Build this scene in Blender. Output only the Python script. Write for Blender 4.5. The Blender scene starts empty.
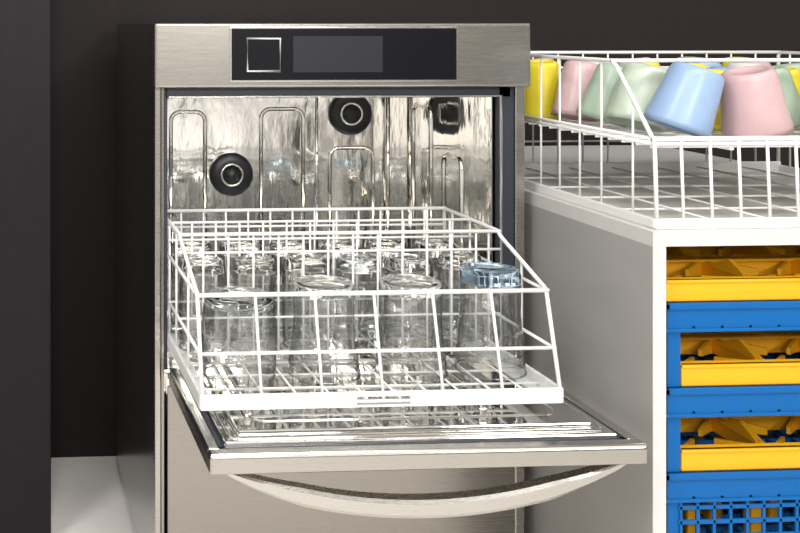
import bpy, bmesh, math, random
from mathutils import Vector, Matrix
random.seed(4)
E = 0.974   # eye height above floor; geometry below is written relative to it
scene = bpy.context.scene
try:
    scene.view_settings.view_transform = 'Standard'
except Exception: pass

# ------------------------------------------------------------ materials
def newmat(name):
    m = bpy.data.materials.new(name); m.use_nodes = True
    nt = m.node_tree; nt.nodes.clear()
    out = nt.nodes.new('ShaderNodeOutputMaterial')
    return m, nt, out
def pbr(name, col, rough=0.5, metal=0.0, bump=0, bscale=(1,1,1), nscale=50, colvar=0, roughvar=0, bdist=0.001, spec=0.5, sss=0, coat=0):
    m, nt, out = newmat(name)
    b = nt.nodes.new('ShaderNodeBsdfPrincipled')
    b.inputs['Base Color'].default_value = (*col,1)
    b.inputs['Roughness'].default_value = rough
    b.inputs['Metallic'].default_value = metal
    b.inputs['Specular IOR Level'].default_value = spec
    b.inputs['Coat Weight'].default_value = coat
    nt.links.new(b.outputs[0], out.inputs[0])
    tc = nt.nodes.new('ShaderNodeTexCoord'); mp = nt.nodes.new('ShaderNodeMapping')
    mp.inputs['Scale'].default_value = bscale
    nt.links.new(tc.outputs['Object'], mp.inputs[0])
    n = nt.nodes.new('ShaderNodeTexNoise'); n.inputs['Scale'].default_value = nscale; n.inputs['Detail'].default_value = 4
    nt.links.new(mp.outputs[0], n.inputs['Vector'])
    if bump:
        bp = nt.nodes.new('ShaderNodeBump'); bp.inputs['Strength'].default_value = bump; bp.inputs['Distance'].default_value = bdist
        nt.links.new(n.outputs['Fac'], bp.inputs['Height']); nt.links.new(bp.outputs[0], b.inputs['Normal'])
    if colvar:
        r = nt.nodes.new('ShaderNodeMapRange'); r.inputs[1].default_value=.3; r.inputs[2].default_value=.7
        r.inputs[3].default_value = 1-colvar; r.inputs[4].default_value = 1+colvar
        nt.links.new(n.outputs['Fac'], r.inputs[0])
        mx = nt.nodes.new('ShaderNodeVectorMath'); mx.operation='SCALE'; mx.inputs[0].default_value = col
        nt.links.new(r.outputs[0], mx.inputs['Scale']); nt.links.new(mx.outputs[0], b.inputs['Base Color'])
    if roughvar:
        r = nt.nodes.new('ShaderNodeMapRange'); r.inputs[1].default_value=.3; r.inputs[2].default_value=.7
        r.inputs[3].default_value = rough-roughvar; r.inputs[4].default_value = rough+roughvar
        nt.links.new(n.outputs['Fac'], r.inputs[0]); nt.links.new(r.outputs[0], b.inputs['Roughness'])
    return m
M = {}
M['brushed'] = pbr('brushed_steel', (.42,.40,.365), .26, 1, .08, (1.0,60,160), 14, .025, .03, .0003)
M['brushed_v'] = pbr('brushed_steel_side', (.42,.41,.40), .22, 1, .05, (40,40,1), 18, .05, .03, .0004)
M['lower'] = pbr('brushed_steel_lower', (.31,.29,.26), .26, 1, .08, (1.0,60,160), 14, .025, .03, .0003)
M['polish'] = pbr('polished_steel', (.95,.93,.89), .06, 1, .32, (1,1,.35), 14, .0, .03, .005)
M['doorpan'] = pbr('door_polished_steel', (.88,.87,.84), .05, 1, .20, (1,1,1), 12, 0, .03, .003)
M['chrome'] = pbr('chrome_edge', (.72,.71,.68), .18, 1)
M['handle'] = pbr('handle_satin_steel', (.50,.48,.445), .27, 1, .06, (2,60,160), 14, .03, .03, .0003)
M['gasket'] = pbr('dark_gasket', (.02,.024,.035), .45)
M['black'] = pbr('black_glass_panel', (.006,.006,.008), .22, spec=.2)
M['screen'] = pbr('display_screen', (.022,.022,.027), .25, spec=.3)
M['icon'] = pbr('white_print', (.6,.6,.6), .5)
M['rubber'] = pbr('black_plastic', (.012,.014,.02), .35)
M['white'] = pbr('white_coated_wire', (.76,.76,.745), .32, bump=.05, nscale=120)
M['counter'] = pbr('grey_laminate', (.33,.32,.31), .42, colvar=.05, nscale=6, bscale=(1,1,3))
M['edge'] = pbr('white_edge_banding', (.57,.56,.545), .4, colvar=.03)
M['inside'] = pbr('cabinet_interior', (.10,.09,.085), .6, colvar=.05)
M['blue'] = pbr('blue_plastic', (.0,.10,.33), .5, bump=.05, nscale=200, spec=.25)
M['yellow'] = pbr('yellow_plastic', (.80,.39,.008), .45, bump=.05, nscale=200, spec=.4)
M['wall'] = pbr('dark_wall_paint', (.014,.009,.010), .6, bump=.08, nscale=60, colvar=.12, spec=.22)
M['wall2'] = pbr('dark_panel_paint', (.009,.006,.009), .5, bump=.05, nscale=40, colvar=.12, spec=.2)
M['floor'] = pbr('pale_floor', (.92,.89,.86), .5, colvar=.05, nscale=8)
M['c_blue'] = pbr('cup_pastel_blue', (.25,.36,.54), .35, colvar=.03)
M['c_pink'] = pbr('cup_pastel_pink', (.50,.34,.35), .35, colvar=.03)
M['c_green'] = pbr('cup_pastel_green', (.31,.40,.31), .35, colvar=.03)
M['c_mint'] = pbr('cup_pale_mint', (.43,.50,.41), .35, colvar=.03)
M['c_white'] = pbr('cup_pale_grey', (.52,.52,.51), .35, colvar=.03)
M['c_yellow'] = pbr('cup_yellow', (.68,.57,.03), .35, colvar=.03)

def glassmat(name, tint, edge):
    m, nt, out = newmat(name)
    lw = nt.nodes.new('ShaderNodeLayerWeight'); lw.inputs['Blend'].default_value = .5
    tc = nt.nodes.new('ShaderNodeTexCoord')
    mp = nt.nodes.new('ShaderNodeMapping'); mp.inputs['Scale'].default_value=(1,1,.4); nt.links.new(tc.outputs['Object'], mp.inputs[0])
    n = nt.nodes.new('ShaderNodeTexNoise'); n.inputs['Scale'].default_value=50; nt.links.new(mp.outputs[0], n.inputs['Vector'])
    bp = nt.nodes.new('ShaderNodeBump'); bp.inputs['Strength'].default_value=.6; bp.inputs['Distance'].default_value=.006
    nt.links.new(n.outputs['Fac'], bp.inputs['Height'])
    nt.links.new(bp.outputs[0], lw.inputs['Normal'])
    p = nt.nodes.new('ShaderNodeMath'); p.operation='POWER'; p.inputs[1].default_value = 2.6
    nt.links.new(lw.outputs['Facing'], p.inputs[0])
    tr = nt.nodes.new('ShaderNodeBsdfTransparent')
    mc = nt.nodes.new('ShaderNodeMix'); mc.data_type='RGBA'
    mc.inputs[6].default_value=(*tint,1); mc.inputs[7].default_value=(*edge,1)
    nt.links.new(p.outputs[0], mc.inputs[0]); nt.links.new(mc.outputs[2], tr.inputs[0])
    gl = nt.nodes.new('ShaderNodeBsdfGlossy'); gl.inputs['Roughness'].default_value=.03
    nt.links.new(bp.outputs[0], gl.inputs['Normal'])
    f = nt.nodes.new('ShaderNodeMath'); f.operation='MULTIPLY_ADD'; f.inputs[1].default_value=.60; f.inputs[2].default_value=.14
    nt.links.new(p.outputs[0], f.inputs[0])
    mx = nt.nodes.new('ShaderNodeMixShader')
    nt.links.new(f.outputs[0], mx.inputs[0]); nt.links.new(tr.outputs[0], mx.inputs[1]); nt.links.new(gl.outputs[0], mx.inputs[2])
    nt.links.new(mx.outputs[0], out.inputs[0])
    return m
M['glass'] = glassmat('clear_glass', (.97,.98,.98), (.05,.06,.06))
def dielectric(name,col):
    m,nt,out=newmat(name); g=nt.nodes.new('ShaderNodeBsdfGlass'); g.inputs['IOR'].default_value=1.48; g.inputs['Roughness'].default_value=.02
    g.inputs['Color'].default_value=(*col,1); nt.links.new(g.outputs[0],out.inputs[0]); return m
M['thick']=dielectric('thick_glass',(.98,.99,.99))
M['thickb']=dielectric('thick_blue_glass',(.82,.91,.98))

# ------------------------------------------------------------ mesh builder
class MB:
    def __init__(s, mats):
        s.v=[]; s.f=[]; s.m=[]; s.sm=[]; s.mats=mats
    def add(s, vs, fs, mat, smooth=False, X=None):
        o=len(s.v)
        for p in vs:
            p=Vector(p)
            if X is not None: p = X @ p
            s.v.append(p)
        k=s.mats.index(mat)
        for f in fs:
            s.f.append([o+i for i in f]); s.m.append(k); s.sm.append(smooth)
    def box(s, x0,x1,y0,y1,z0,z1, mat, bev=0, seg=2, X=None):
        vs=[(x,y,z) for x in (x0,x1) for y in (y0,y1) for z in (z0,z1)]
        fs=[(0,1,3,2),(4,6,7,5),(0,4,5,1),(2,3,7,6),(0,2,6,4),(1,5,7,3)]
        if bev<=0: s.add(vs,fs,mat,False,X); return
        bm=bmesh.new(); bv=[bm.verts.new(v) for v in vs]
        for f in fs: bm.faces.new([bv[i] for i in f])
        bmesh.ops.recalc_face_normals(bm, faces=bm.faces)
        bmesh.ops.bevel(bm, geom=list(bm.edges), offset=bev, segments=seg, profile=.5, affect='EDGES')
        bm.verts.index_update()
        s.add([v.co.copy() for v in bm.verts], [[v.index for v in f.verts] for f in bm.faces], mat, False, X)
        bm.free()
    def tube(s, pts, r, mat, seg=8, closed=False, X=None, sx=1.0):
        P=[Vector(p) for p in pts]; n=len(P)
        rings=[]; ref=None
        for i in range(n):
            if closed: a=(P[i]-P[i-1]).normalized(); b=(P[(i+1)%n]-P[i]).normalized()
            else:
                a=(P[i]-P[i-1]).normalized() if i>0 else (P[1]-P[0]).normalized()
                b=(P[i+1]-P[i]).normalized() if i<n-1 else a
            t=(a+b); t = t.normalized() if t.length>1e-6 else a
            if ref is None:
                ref = Vector((0,0,1)) if abs(t.z)<.9 else Vector((1,0,0))
            u = (ref - t*ref.dot(t)).normalized(); w=t.cross(u)
            ref=u
            k = 1/max(.5, t.dot(b))
            bend=(b-a); bd = bend.normalized() if bend.length>1e-4 else None
            ring=[]
            for j in range(seg):
                an=2*math.pi*j/seg
                d=(u*math.cos(an)+w*math.sin(an))*r
                if bd is not None:
                    d = d + bd*(d.dot(bd))*(k-1)
                ring.append(P[i]+d)
            rings.append(ring)
        vs=[p for rg in rings for p in rg]; fs=[]
        m=n if closed else n-1
        for i in range(m):
            a=i*seg; b=((i+1)%n)*seg
            for j in range(seg):
                j2=(j+1)%seg
                fs.append((a+j,a+j2,b+j2,b+j))
        if not closed:
            fs.append(tuple(reversed(range(seg)))); fs.append(tuple(range((n-1)*seg,n*seg)))
        s.add(vs,fs,mat,True,X)
    def lathe(s, prof, mat, seg=32, X=None, c=(0,0,0), flute=0, nfl=12):
        vs=[];fs=[];n=len(prof)
        for (r,z) in prof:
            for j in range(seg):
                a=2*math.pi*j/seg
                q=r*(1-flute*abs(math.sin(a*nfl/2))**.7)
                vs.append((c[0]+q*math.cos(a), c[1]+q*math.sin(a), c[2]+z))
        for i in range(n-1):
            for j in range(seg):
                j2=(j+1)%seg
                fs.append((i*seg+j,i*seg+j2,(i+1)*seg+j2,(i+1)*seg+j))
        s.add(vs,fs,mat,True,X)
    def obj(s, name, parent=None, origin=None):
        me=bpy.data.meshes.new(name)
        o = Vector(origin) if origin is not None else Vector((0,0,0))
        me.from_pydata([tuple(p-o) for p in s.v],[],s.f)
        for k in s.mats: me.materials.append(M[k])
        for p,k,sm in zip(me.polygons,s.m,s.sm): p.material_index=k; p.use_smooth=sm
        bm=bmesh.new(); bm.from_mesh(me); bmesh.ops.recalc_face_normals(bm, faces=bm.faces); bm.to_mesh(me); bm.free()
        ob=bpy.data.objects.new(name,me); scene.collection.objects.link(ob)
        if parent is None: ob.location = o+Vector((0,0,E))
        else: ob.parent=parent; ob.location=o
        return ob
def empty(name, loc=(0,0,0)):
    e=bpy.data.objects.new(name,None); scene.collection.objects.link(e); e.location=Vector(loc)+Vector((0,0,E)); e.empty_display_size=.1
    return e

# ------------------------------------------------------------ room
b=MB(['floor']); b.box(-1.5,3.0,-.6,2.50,-E-.05,-E,'floor'); b.obj('floor')
b=MB(['wall']); b.box(-1.5,3.0,2.45,2.50,-E,1.3,'wall'); b.obj('wall_back')
b=MB(['wall2']); b.box(-1.5,.086,2.05,2.449,-E,1.3,'wall2',.002); b.obj('wall_left')

# ------------------------------------------------------------ dishwasher
dw=empty('undercounter_dishwasher')
XL,XR,YF,YB=.2408,.853,1.75,2.35
ZB=-.94
b=MB(['brushed_v','brushed','rubber'])
b.box(XL,XL+.006,YF+.012,YB,ZB,-.001,'brushed_v',.001)
b.box(XR-.006,XR,YF+.012,YB,ZB,-.001,'brushed_v',.001)
b.box(XL+.006,XR-.006,YF+.012,YB,-.012,0,'brushed_v',.001)
b.box(XL+.006,XR-.006,YB-.01,YB,ZB,-.012,'brushed_v')
b.box(XL+.006,XR-.006,YF+.02,YB-.01,ZB,ZB+.01,'brushed_v')
for x in (XL+.05,XR-.05):
    for y in (YF+.06,YB-.06):
        b.lathe([(0.0,0),(.02,0),(.02,.034),(0,.034)],'rubber',16,c=(x,y,-E))
b.obj('housing',dw)
b=MB(['brushed','chrome','gasket','lower'])
# front frame
b.box(XL,XL+.0095,YF,YF+.012,ZB,-.1,'brushed',.0015)
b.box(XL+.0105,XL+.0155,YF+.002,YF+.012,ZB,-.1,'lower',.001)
b.box(XL+.0155,XL+.021,YF+.004,YF+.03,-.56,-.1,'gasket',.001)
b.box(XR-.016,XR,YF,YF+.012,ZB,-.1,'brushed',.0015)
b.box(XR-.042,XR-.016,YF+.004,YF+.02,-.56,-.1,'gasket',.001)
b.box(XR-.041,XR-.037,YF+.001,YF+.006,-.555,-.118,'chrome',.001)
b.box(XL+.0175,XR-.022,YF+.004,YF+.02,-.122,-.1,'gasket',.001)
b.box(XL+.022,XR-.037,YF+.001,YF+.006,-.121,-.118,'chrome',.001)
b.obj('door_frame',dw)
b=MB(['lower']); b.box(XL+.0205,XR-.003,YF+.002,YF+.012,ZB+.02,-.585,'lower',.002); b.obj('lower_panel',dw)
# header / fascia
b=MB(['brushed','chrome','black','screen','icon'])
b.box(XL-.003,XR+.001,YF-.020,YF+.011,-.104,0,'brushed',.004,3)
b.box(.3585,.7305,YF-.0225,YF-.019,-.094,-.006,'chrome',.0008)
b.box(.361,.728,YF-.0245,YF-.0205,-.0915,-.0085,'black',.001)
b.box(.460,.606,YF-.0252,YF-.0243,-.079,-.021,'screen')
x0,x1,z0,z1=.386,.439,-.077,-.025
b.tube([(x0,YF-.0248,z0),(x1,YF-.0248,z0),(x1,YF-.0248,z1),(x0,YF-.0248,z1)],.0014,'icon',6,True)
b.obj('control_fascia',dw)
# wash chamber
CX0,CX1,CY,CT,CB=.2595,.806,2.20,-.105,-.60
b=MB(['polish','rubber','chrome'])
b.box(CX0-.002,CX0,YF+.02,CY,CB,CT,'polish')
b.box(CX1,CX1+.002,YF+.02,CY,CB,CT,'polish')
b.box(CX0,CX1,CY,CY+.002,CB,CT,'polish')
b.box(CX0,CX1,YF+.02,CY,CT,CT+.002,'polish')
b.box(CX0,CX1,YF+.02,CY,CB-.002,CB,'polish')
b.box(CX0,CX1,YF+.004,YF+.02,CB,-.565,'polish',.002)
def loop(xa,xb,zt,zb_,r=.02,y=CY,bulge=.0045):
    pts=[(xa,y,zb_)]
    for i in range(7):
        a=math.pi-math.pi/2*i/6; pts.append((xa+r+r*math.cos(a),y,zt-r+r*math.sin(a)))
    for i in range(7):
        a=math.pi/2-math.pi/2*i/6; pts.append((xb-r+r*math.cos(a),y,zt-r+r*math.sin(a)))
    pts.append((xb,y,zb_)); b.tube(pts,bulge,'polish',10)
loop(.52,.607,-.175,-.52); loop(.662,.752,-.255,-.52); loop(.335,.405,-.18,-.52)
b.tube([(.635,CY,-.12),(.635,CY,-.52)],.0035,'polish',10)
b.tube([(.783,CY,-.12),(.783,CY,-.52)],.005,'polish',10)
def loopx(ya,yb,zt,zb_,r=.02,x=CX1):
    pts=[(x,ya,zb_)]
    for i in range(7):
        a=math.pi-math.pi/2*i/6; pts.append((x,ya+r+r*math.cos(a),zt-r+r*math.sin(a)))
    for i in range(7):
        a=math.pi/2-math.pi/2*i/6; pts.append((x,yb-r+r*math.cos(a),zt-r+r*math.sin(a)))
    pts.append((x,yb,zb_)); b.tube(pts,.0045,'polish',10)
loopx(1.89,1.97,-.24,-.52); loopx(2.03,2.12,-.16,-.52)
# round wash bearings on back wall
R=Matrix.Rotation(math.radians(90),4,'X')
for (x,z) in ((.458,-.307),(.704,-.185)):
    T=Matrix.Translation((x,CY,z))@R
    b.lathe([(.044,0),(.044,.008),(.040,.012),(.024,.012)],'rubber',36,X=T)
    b.lathe([(.024,.011),(.024,.015),(.019,.015),(.019,.011)],'chrome',36,X=T)
    b.lathe([(.019,.010),(.012,.018),(0.0001,.019)],'rubber',36,X=T)
b.box(CX0+.02,CX0+.045,1.78,CY-.01,-.545,-.5235,'polish',.002)
b.box(CX1-.105,CX1-.08,1.78,CY-.01,-.545,-.5235,'polish',.002)
b.obj('wash_chamber',dw)

# door (open, horizontal)
DX0,DX1,DY0,DY1,DZ=.262,.843,1.388,1.742,-.553
b=MB(['brushed','doorpan','gasket','chrome'])
b.box(DX0,DX1,DY0,DY1,DZ-.027,DZ-.004,'brushed',.003,3)
b.box(DX0+.001,DX1-.001,DY0+.001,DY0+.02,DZ-.006,DZ,'chrome',.002)
b.box(DX0+.001,DX0+.016,DY0+.02,DY1,DZ-.006,DZ,'chrome',.002)
b.box(DX1-.016,DX1-.001,DY0+.02,DY1,DZ-.006,DZ,'chrome',.002)
b.box(DX0+.016,DX1-.016,DY0+.02,DY0+.029,DZ-.005,DZ-.001,'gasket',.001)
b.box(DX0+.016,DX0+.024,DY0+.02,DY1,DZ-.005,DZ-.001,'gasket',.001)
b.box(DX1-.024,DX1-.016,DY0+.02,DY1,DZ-.005,DZ-.001,'gasket',.001)
b.box(DX0+.024,DX1-.024,DY0+.029,DY1,DZ-.006,DZ+.003,'doorpan',.003,3)
b.box(DX0+.046,DX1-.046,DY0+.052,DY1,DZ+.002,DZ+.010,'doorpan',.0035,3)
def rr(x0,x1,y0,y1,r,z,t):
    pts=[]
    for (cx,cy,a0) in ((x1-r,y0+r,-90),(x1-r,y1-r,0),(x0+r,y1-r,90),(x0+r,y0+r,180)):
        for i in range(6):
            a=math.radians(a0+90*i/5); pts.append((cx+r*math.cos(a),cy+r*math.sin(a),z))
    b.tube(pts,t,'doorpan',8,True)
rr(DX0+.034,DX1-.034,DY0+.040,DY1-.01,.015,DZ+.003,.002)
rr(DX0+.075,DX1-.075,DY0+.085,DY1-.03,.02,DZ+.010,.002)
for x in (.33,.665):
    b.box(x,x+.012,DY0+.11,DY1,DZ+.009,-.5225,'doorpan',.003)
b.obj('door',dw)
# bow handle
b=MB(['handle'])
N=40; vs=[];fs=[]
for i in range(N+1):
    t=i/N; x=.283+(.822-.283)*t
    q=1-(2*t-1)**2
    zc=-.580-.055*q**.9
    h=.003+.0090*min(1,q*1.6); yd=.010+.003*q
    for (dy,dz) in ((-yd,-h*.6),(-yd*.75,-h),(yd*.75,-h),(yd,-h*.4),(yd,h*.4),(yd*.75,h),(-yd*.75,h),(-yd,h*.6)):
        vs.append((x,1.408+dy,zc+dz))
for i in range(N):
    for j in range(8):
        j2=(j+1)%8; fs.append((i*8+j,i*8+j2,(i+1)*8+j2,(i+1)*8+j))
fs.append(tuple(range(8))); fs.append(tuple(range(N*8,N*8+8)))
b.add(vs,fs,'handle',False)
b.obj('door_handle',dw)

# ------------------------------------------------------------ wire racks
def wire_rack(name,x0,x1,yf,yb,zb,zf,lean,yk,zt,zmid,nfront,divY,ndiv,shelf=None,gap=True,wires=.042):
    b=MB(['white'])
    w='white'
    hs=.021
    xm=(x0+x1)/2
    if gap:
        b.box(x0,xm-.037,yf-.003,yf+.004,zb,zb+hs,w,.002)
        b.box(xm+.037,x1,yf-.003,yf+.004,zb,zb+hs,w,.002)
        b.box(xm-.040,xm+.040,yf-.001,yf+.003,zb+.014,zb+hs,w,.001)
        b.tube([(xm-.038,yf,zb+.008),(xm+.038,yf,zb+.008)],.0022,w)
    else:
        b.box(x0,x1,yf-.003,yf+.004,zb,zb+hs*.7,w,.002)
    b.box(x0,x1,yb-.004,yb+.003,zb,zb+hs,w,.002)
    hz=hs if gap else hs*.7
    b.box(x0-.001,x0+.005,yf,yb,zb,zb+hz,w,.002)
    b.box(x1-.005,x1+.001,yf,yb,zb,zb+hz,w,.002)
    b.box(x0,x0+.022,yf,yb,zb,zb+.003,w); b.box(x1-.022,x1,yf,yb,zb,zb+.003,w)
    b.box(x0,x1,yf,yf+.02,zb,zb+.003,w)
    zg=zb+.012
    n=int((x1-x0)/wires)
    for i in range(1,n):
        x=x0+(x1-x0)*i/n; b.tube([(x,yf,zg),(x,yb,zg)],.0016,w,6)
    n=int((yb-yf)/(wires*1.2))
    for i in range(1,n):
        y=yf+(yb-yf)*i/n; b.tube([(x0,y,zg-.003),(x1,y,zg-.003)],.0018,w,6)
    y1=yf+lean
    R_=.0030
    def sloped(x,r,full=True):
        b.tube([(x,yf,zb+.01),(x,y1-.001,zf-.006),(x,y1+.006,zf+.003),(x,yk-.01,zt-.008),(x,yk+.004,zt),(x,yb-.006,zt),(x,yb,zt-.006),(x,yb,zb+.01)],r,w,8)
    sloped(x0+.003,R_); sloped(x1-.003,R_)
    def rail(y,z,r=R_): b.tube([(x0,y,z),(x1,y,z)],r,w,8)
    rail(y1,zf,.0033); rail(yk,zt); rail(yb,zt)
    ym=yf+lean*(zmid-zb)/(zf-zb); rail(ym,zmid,.0026)
    for i in range(1,nfront):
        x=x0+(x1-x0)*i/nfront
        b.tube([(x,yf,zb+.01),(x,y1,zf)],.0022,w,8)
    for x in (x0+.003,x1-.003):
        b.tube([(x,y1,zf),(x,yb,zf)],.0024,w); b.tube([(x,ym,zmid),(x,yb,zmid)],.0024,w)
        m=int((yb-yk)/.06)
        for i in range(1,m+1):
            y=yk+(yb-yk)*(i-.5)/m; b.tube([(x,y,zb+.01),(x,y,zt)],.0019,w,6)
        b.tube([(x,(y1+yk)/2,zb+.01),(x,(y1+yk)/2,(zf+zt)/2)],.0019,w,6)
    for k,y in enumerate(divY):
        b.tube([(x0,y,zt-.028),(x1,y,zt-.028)],.0020,w); rail(y,zt,.0020)
        b.tube([(x0,y,(zf+zb)/2),(x1,y,(zf+zb)/2)],.0018,w)
        for i in range(1,ndiv):
            x=x0+(x1-x0)*i/ndiv
            b.tube([(x,y,zb+.01),(x,y,zt)],.0017,w,6)
    if shelf is not None:
        n=int((yb-y1)/.035)
        for i in range(n+1):
            y=y1+.004+(yb-y1-.008)*i/n; b.tube([(x0,y,shelf-.002),(x1,y,shelf-.002)],.002,w,6)
        for i in range(1,5):
            x=x0+(x1-x0)*i/5; b.tube([(x,y1,shelf-.0055),(x,yb,shelf-.0055)],.0022,w,6)
    return b.obj(name,origin=((x0+x1)/2,(yf+yb)/2,zb))
wire_rack('wire_glass_rack',.2625,.7655,1.46,1.86,-.5222,-.377,.04,1.65,-.322,-.452,6,(1.6505,1.7505,1.86),13)
CT_=-.2818
wire_rack('wire_cup_rack',.885,1.46,1.442,1.98,CT_,-.159,.006,1.55,-.055,-.166,14,(1.98,),12,shelf=-.168,gap=False,wires=.075)

# ------------------------------------------------------------ glasses
zg=-.5222+.0140
def glass(x,y,r,h,kind,tint='thick'):
    b=MB(['glass','thick','thickb'])
    if kind==0:   # rounded tumbler, inverted: rim down, thick base up
        prof=[(r*.93,0),(r*.97,h*.12),(r,h*.4),(r*.985,h*.7),(r*.94,h*.86)]; rt=r*.80; rb=r*.93
        b.lathe(prof,'glass',72,flute=.012,nfl=6)
    else:         # fluted tumbler with waist
        prof=[(r,0),(r*.975,h*.1),(r*.955,h*.2),(r*.90,h*.38),(r*.86,h*.6),(r*.88,h*.86)]; rt=r*.80; rb=r*.88
        b.lathe(prof[:3],'glass',72)
        b.lathe(prof[2:],'glass',72,flute=.035,nfl=12)
    b.lathe([(.0002,h*.865),(rb*.8,h*.868),(rb*.96,h*.862),(rb*.98,h*.885),(rb*.98,h*.95),(rt,h),(rt*.85,h),(rt*.7,h-.004),(.0002,h-.006)],tint,40)
    n=36
    rim=[(prof[0][0],.0016,.0016),(prof[1][0],h*.12,.0006)]
    if kind: rim.append((prof[2][0],h*.2,.0009))
    for (rr_,z,t) in rim:
        b.tube([(rr_*math.cos(2*math.pi*i/n),rr_*math.sin(2*math.pi*i/n),z) for i in range(n)],t,'glass',6,True)
    me=b.obj('drinking_glass'); me.location=(x,y,zg+E)
for i,(x,r,h,k) in enumerate(((.337,.0545,.118,0),(.461,.051,.134,1),(.590,.051,.134,1),(.709,.049,.150,1))):
    glass(x,1.562,r,h,k,'thickb' if i==3 else 'thick')
for j,y in enumerate((1.699,1.800)):
    for i in range(6):
        glass(.309+i*.0825,y,.0385,.140+random.uniform(-.004,.006),(i+j)%2)

# ------------------------------------------------------------ cabinet
KX0,KX1,KY=.872,1.50,1.424
b=MB(['counter','edge','inside'])
b.box(KX0,KX0+.018,KY+.002,2.44,-E,CT_-.02,'counter')
b.box(KX0,KX0+.018,KY,KY+.002,-E,CT_-.02,'edge')
b.box(KX1-.018,KX1,KY+.002,2.44,-E,CT_-.02,'counter')
b.box(KX1-.018,KX1,KY,KY+.002,-E,CT_-.02,'edge')
b.box(KX0,KX1,KY+.002,2.44,CT_-.02,CT_,'edge')
b.box(KX0,KX1,KY,KY+.002,CT_-.02,CT_,'edge',.0005)
b.box(KX0+.018,KX1-.018,2.20,2.21,-E,CT_-.02,'inside')
b.box(KX0+.018,KX1-.018,KY+.005,2.20,-.905,-.889,'edge')
b.box(KX0+.018,KX1-.018,KY+.03,KY+.045,-E,-.905,'edge')
b.obj('storage_cabinet')

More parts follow.
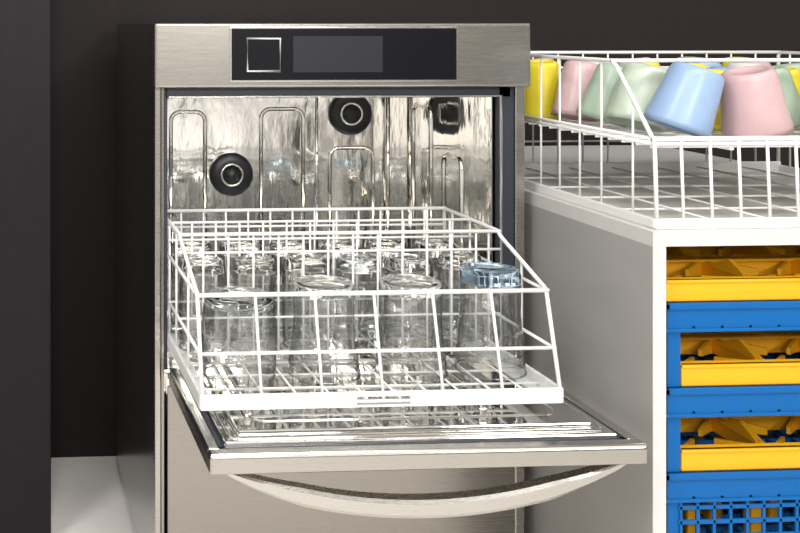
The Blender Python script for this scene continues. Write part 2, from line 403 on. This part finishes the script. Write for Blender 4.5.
# plastic racks
def prack(k):
    b=MB(['blue','yellow'])
    x0,x1,y0,y1=.896,1.462,1.436,1.98
    zt=-.381-.116*k; zb=zt-.044
    t=.004
    for (xa,xb,ya,yb_) in ((x0,x1,y0,y0+t),(x0,x1,y1-t,y1),(x0,x0+t,y0,y1),(x1-t,x1,y0,y1)):
        b.box(xa,xb,ya,yb_,zb+.004,zt,'blue',.001)
    b.box(x0-.003,x1+.003,y0-.003,y0+.006,zt-.009,zt,'blue',.0015)
    b.box(x0-.003,x0+.006,y0-.003,y1,zt-.009,zt,'blue',.0015)
    b.box(x0-.002,x1+.002,y0-.002,y0+.005,zb+.004,zb+.009,'blue',.001)
    n=14
    for i in range(1,n):
        x=x0+(x1-x0)*i/n; b.box(x-.0018,x+.0018,y0,y1,zb+.004,zb+.012,'blue')
        y=y0+(y1-y0)*i/n; b.box(x0,x1,y-.0018,y+.0018,zb+.004,zb+.012,'blue')
    zl=zb-.072 if k<4 else zb
    if k<4:
        for (xa,sx) in ((x0+.002,1),(x1-.002,-1)):
            for (ya,sy) in ((y0+.003,1),(y1-.003,-1)):
                xs=sorted((xa,xa+sx*.022)); ys=sorted((ya,ya+sy*.004))
                b.box(xs[0],xs[1],ys[0],ys[1],zl,zb+.005,'blue',.001)
                xs=sorted((xa,xa+sx*.004)); ys=sorted((ya,ya+sy*.03))
                b.box(xs[0],xs[1],ys[0],ys[1],zl,zb+.005,'blue',.001)
    if k in (2,3):      # baskets with lattice walls low in the stack
        for (ya) in (y0+.001,y1-.005):
            for j in range(4):
                z=zb-.004-j*.020; b.box(x0+.02,x1-.02,ya,ya+.004,z-.003,z+.003,'blue',.001)
            m=24
            for i in range(1,m):
                x=x0+(x1-x0)*i/m; b.box(x-.0020,x+.0020,ya,ya+.004,zl+.003,zb+.004,'blue',.0005)
    if k>=3:
        m=6
        for i in range(1,m):
            for j in range(1,m):
                x=x0+(x1-x0)*i/m; y=y0+(y1-y0)*j/m
                b.box(x-.010,x+.010,y-.010,y+.010,zb+.008,zt+.030,'yellow',.004)
        b.obj('plastic_dishwasher_rack',origin=((x0+x1)/2,(y0+y1)/2,zb)); return
    # chunky yellow compartment insert
    yb0=zt+.0005; yt=zt+.032
    xi0,xi1,yi0,yi1=x0+(.026 if k else .004),x1-.006,y0+.008,y1-.008
    nx=4
    for i in range(nx+1):
        y=yi0+(yi1-yi0)*i/nx
        b.box(xi0,xi1,y-.004,y+.004,yb0+(.002 if i else 0),yt-.002,'yellow',.0015)
        b.box(xi0,xi1,y-.014+(.008 if i==0 else 0),y+.014,yt-.006,yt-.002,'yellow',.001)
    for i in range(nx+1):
        x=xi0+(xi1-xi0)*i/nx
        b.box(x-.004 if i else x,x+.004,yi0,yi1,yb0+.004,yt-.004,'yellow',.0015)
        for j in range(nx):
            yc=yi0+(yi1-yi0)*(j+.5)/nx
            b.add([(x-.006,yc-.045,yt-.008),(x+.006,yc-.045,yt-.008),(x+.006,yc+.045,yt-.008),(x-.006,yc+.045,yt-.008),(x-.003,yc,yt+.010),(x+.003,yc,yt+.010)],
                  [(0,1,5,4),(2,3,4,5),(1,2,5),(3,0,4),(3,2,1,0)],'yellow')
    for i in range(nx):
        for j in range(nx):
            xa=xi0+(xi1-xi0)*i/nx; xb=xi0+(xi1-xi0)*(i+1)/nx; ya=yi0+(yi1-yi0)*j/nx; yb2=yi0+(yi1-yi0)*(j+1)/nx
            xc=(xa+xb)/2; yc=(ya+yb2)/2
            for (p,q) in (((xa,ya),(xc-.016,yc-.016)),((xb,ya),(xc+.016,yc-.016)),((xa,yb2),(xc-.016,yc+.016)),((xb,yb2),(xc+.016,yc+.016))):
                p=Vector((p[0],p[1],0)); q=Vector((q[0],q[1],0)); d=(q-p).normalized(); nn=Vector((-d.y,d.x,0))*.0025
                vs=[]
                for (c,za,zc_) in ((p,yb0+.004,yt-.004),(q,yb0+.014,yt-.008)):
                    for s_ in (-1,1):
                        for z in (za,zc_): vs.append((c.x+s_*nn.x,c.y+s_*nn.y,z))
                b.add(vs,[(0,1,3,2),(4,6,7,5),(0,4,5,1),(2,3,7,6),(0,2,6,4),(1,5,7,3)],'yellow')
    b.obj('plastic_dishwasher_rack',origin=((x0+x1)/2,(y0+y1)/2,zb))
for k in range(5): prack(k)

# ------------------------------------------------------------ cups
def cup(x,y,col,tilt,az=0,r=.047,h=.095):
    b=MB([col])
    t=.003
    prof=[(r-t,0.001),(r,0),(r*.985,h*.1),(r*.80,h*.88),(r*.76,h*.95),(r*.68,h*.99),(r*.55,h),(r*.50,h-.003),(.0002,h-.004)]
    b.lathe(prof,col,40)
    b.lathe([(r-t,0.001),(r*.80-t,h*.86),(.0002,h*.9)],col,40)
    o=b.obj('plastic_cup')
    o.rotation_euler=(math.radians(az),math.radians(tilt),0)
    o.location=(x,y,-.168+E+abs(r*math.sin(math.radians(tilt)))+abs(r*math.sin(math.radians(az)))*.6)
rows=[(1.508,.956,.122,.045,.092,['c_blue','c_pink','c_mint','c_yellow'],[20,-12,9,8]),
      (1.602,.951,.112,.042,.090,['c_mint','c_yellow','c_green','c_pink','c_blue'],[17,6,-9,7,6]),
      (1.690,.948,.100,.038,.090,['c_green','c_white','c_blue','c_yellow','c_white'],[17,-6,7,-6,6]),
      (1.776,.950,.098,.036,.094,['c_pink','c_green','c_yellow','c_white','c_green'],[12,8,6,6,-6]),
      (1.856,.936,.092,.037,.098,['c_yellow','c_white','c_yellow','c_blue','c_pink'],[-4,6,-6,7,6]),
      (1.936,.980,.092,.037,.098,['c_pink','c_mint','c_pink','c_green','c_yellow'],[-6,6,-6,7,6])]
for r_,(y,x0,dx,r,h,cl,tl) in enumerate(rows):
    for c,(col,t) in enumerate(zip(cl,tl)):
        cup(x0+c*dx,y,col,t,(-5 if r_%2 else 4),r,h)

# ------------------------------------------------------------ lights
def area(name,loc,tgt,sx,sy,en,col=(1,.98,.95)):
    l=bpy.data.lights.new(name,'AREA'); l.shape='RECTANGLE'; l.size=sx; l.size_y=sy; l.energy=en; l.color=col
    o=bpy.data.objects.new(name,l); scene.collection.objects.link(o)
    o.location=Vector(loc)+Vector((0,0,E)); d=(Vector(tgt)-Vector(loc)); o.rotation_euler=d.to_track_quat('-Z','Y').to_euler()
area('unseen_light',(.5,-.1,1.7),(.7,1.8,-.4),1.4,.7,42)
area('unseen_light.001',(1.9,.6,1.6),(1.1,1.8,-.3),.6,.6,14)
area('unseen_light.002',(-1.0,.4,1.5),(.3,2.1,-.5),.5,.5,26)  # out of view, strengthened to brighten the floor patch on the left
area('unseen_light.003',(.9,-1.2,.7),(.6,1.9,-.3),.5,.25,28,(1,.97,.93))  # added fill behind the camera, aimed low into the wash chamber
area('unseen_light.004',(-.2,-1.2,.5),(.6,1.9,-.3),.2,.5,16,(1,.98,.96))  # second added fill at mid height, lights chamber and glasses
w=bpy.data.worlds.new('hall_noise_light'); scene.world=w; w.use_nodes=True; nt=w.node_tree; nt.nodes.clear()
out=nt.nodes.new('ShaderNodeOutputWorld'); bg=nt.nodes.new('ShaderNodeBackground')
tc=nt.nodes.new('ShaderNodeTexCoord'); n=nt.nodes.new('ShaderNodeTexNoise'); n.inputs['Scale'].default_value=5; n.inputs['Detail'].default_value=3
cr=nt.nodes.new('ShaderNodeValToRGB')
cr.color_ramp.elements[0].position=.40; cr.color_ramp.elements[0].color=(.14,.122,.105,1)
cr.color_ramp.elements[1].position=.62; cr.color_ramp.elements[1].color=(2.1,2.0,1.86,1)  # bright noise blobs stand in for the hall, added for sparkle in steel
nt.links.new(tc.outputs['Generated'],n.inputs['Vector']); nt.links.new(n.outputs['Fac'],cr.inputs[0]); nt.links.new(cr.outputs[0],bg.inputs[0])
bg.inputs[1].default_value=.62
nt.links.new(bg.outputs[0],out.inputs[0])

# ------------------------------------------------------------ camera
f=1094; th=math.radians(3.5)
cd=bpy.data.cameras.new('camera'); cam=bpy.data.objects.new('camera',cd); scene.collection.objects.link(cam)
cd.sensor_width=36; cd.sensor_fit='HORIZONTAL'; cd.lens=f*36/800
cd.shift_x=(400-72)/800; cd.shift_y=-(266.5-23)/800
cam.location=(0,0,E); cam.rotation_euler=(math.pi/2,0,-th)
cd.clip_start=.02
scene.camera=cam
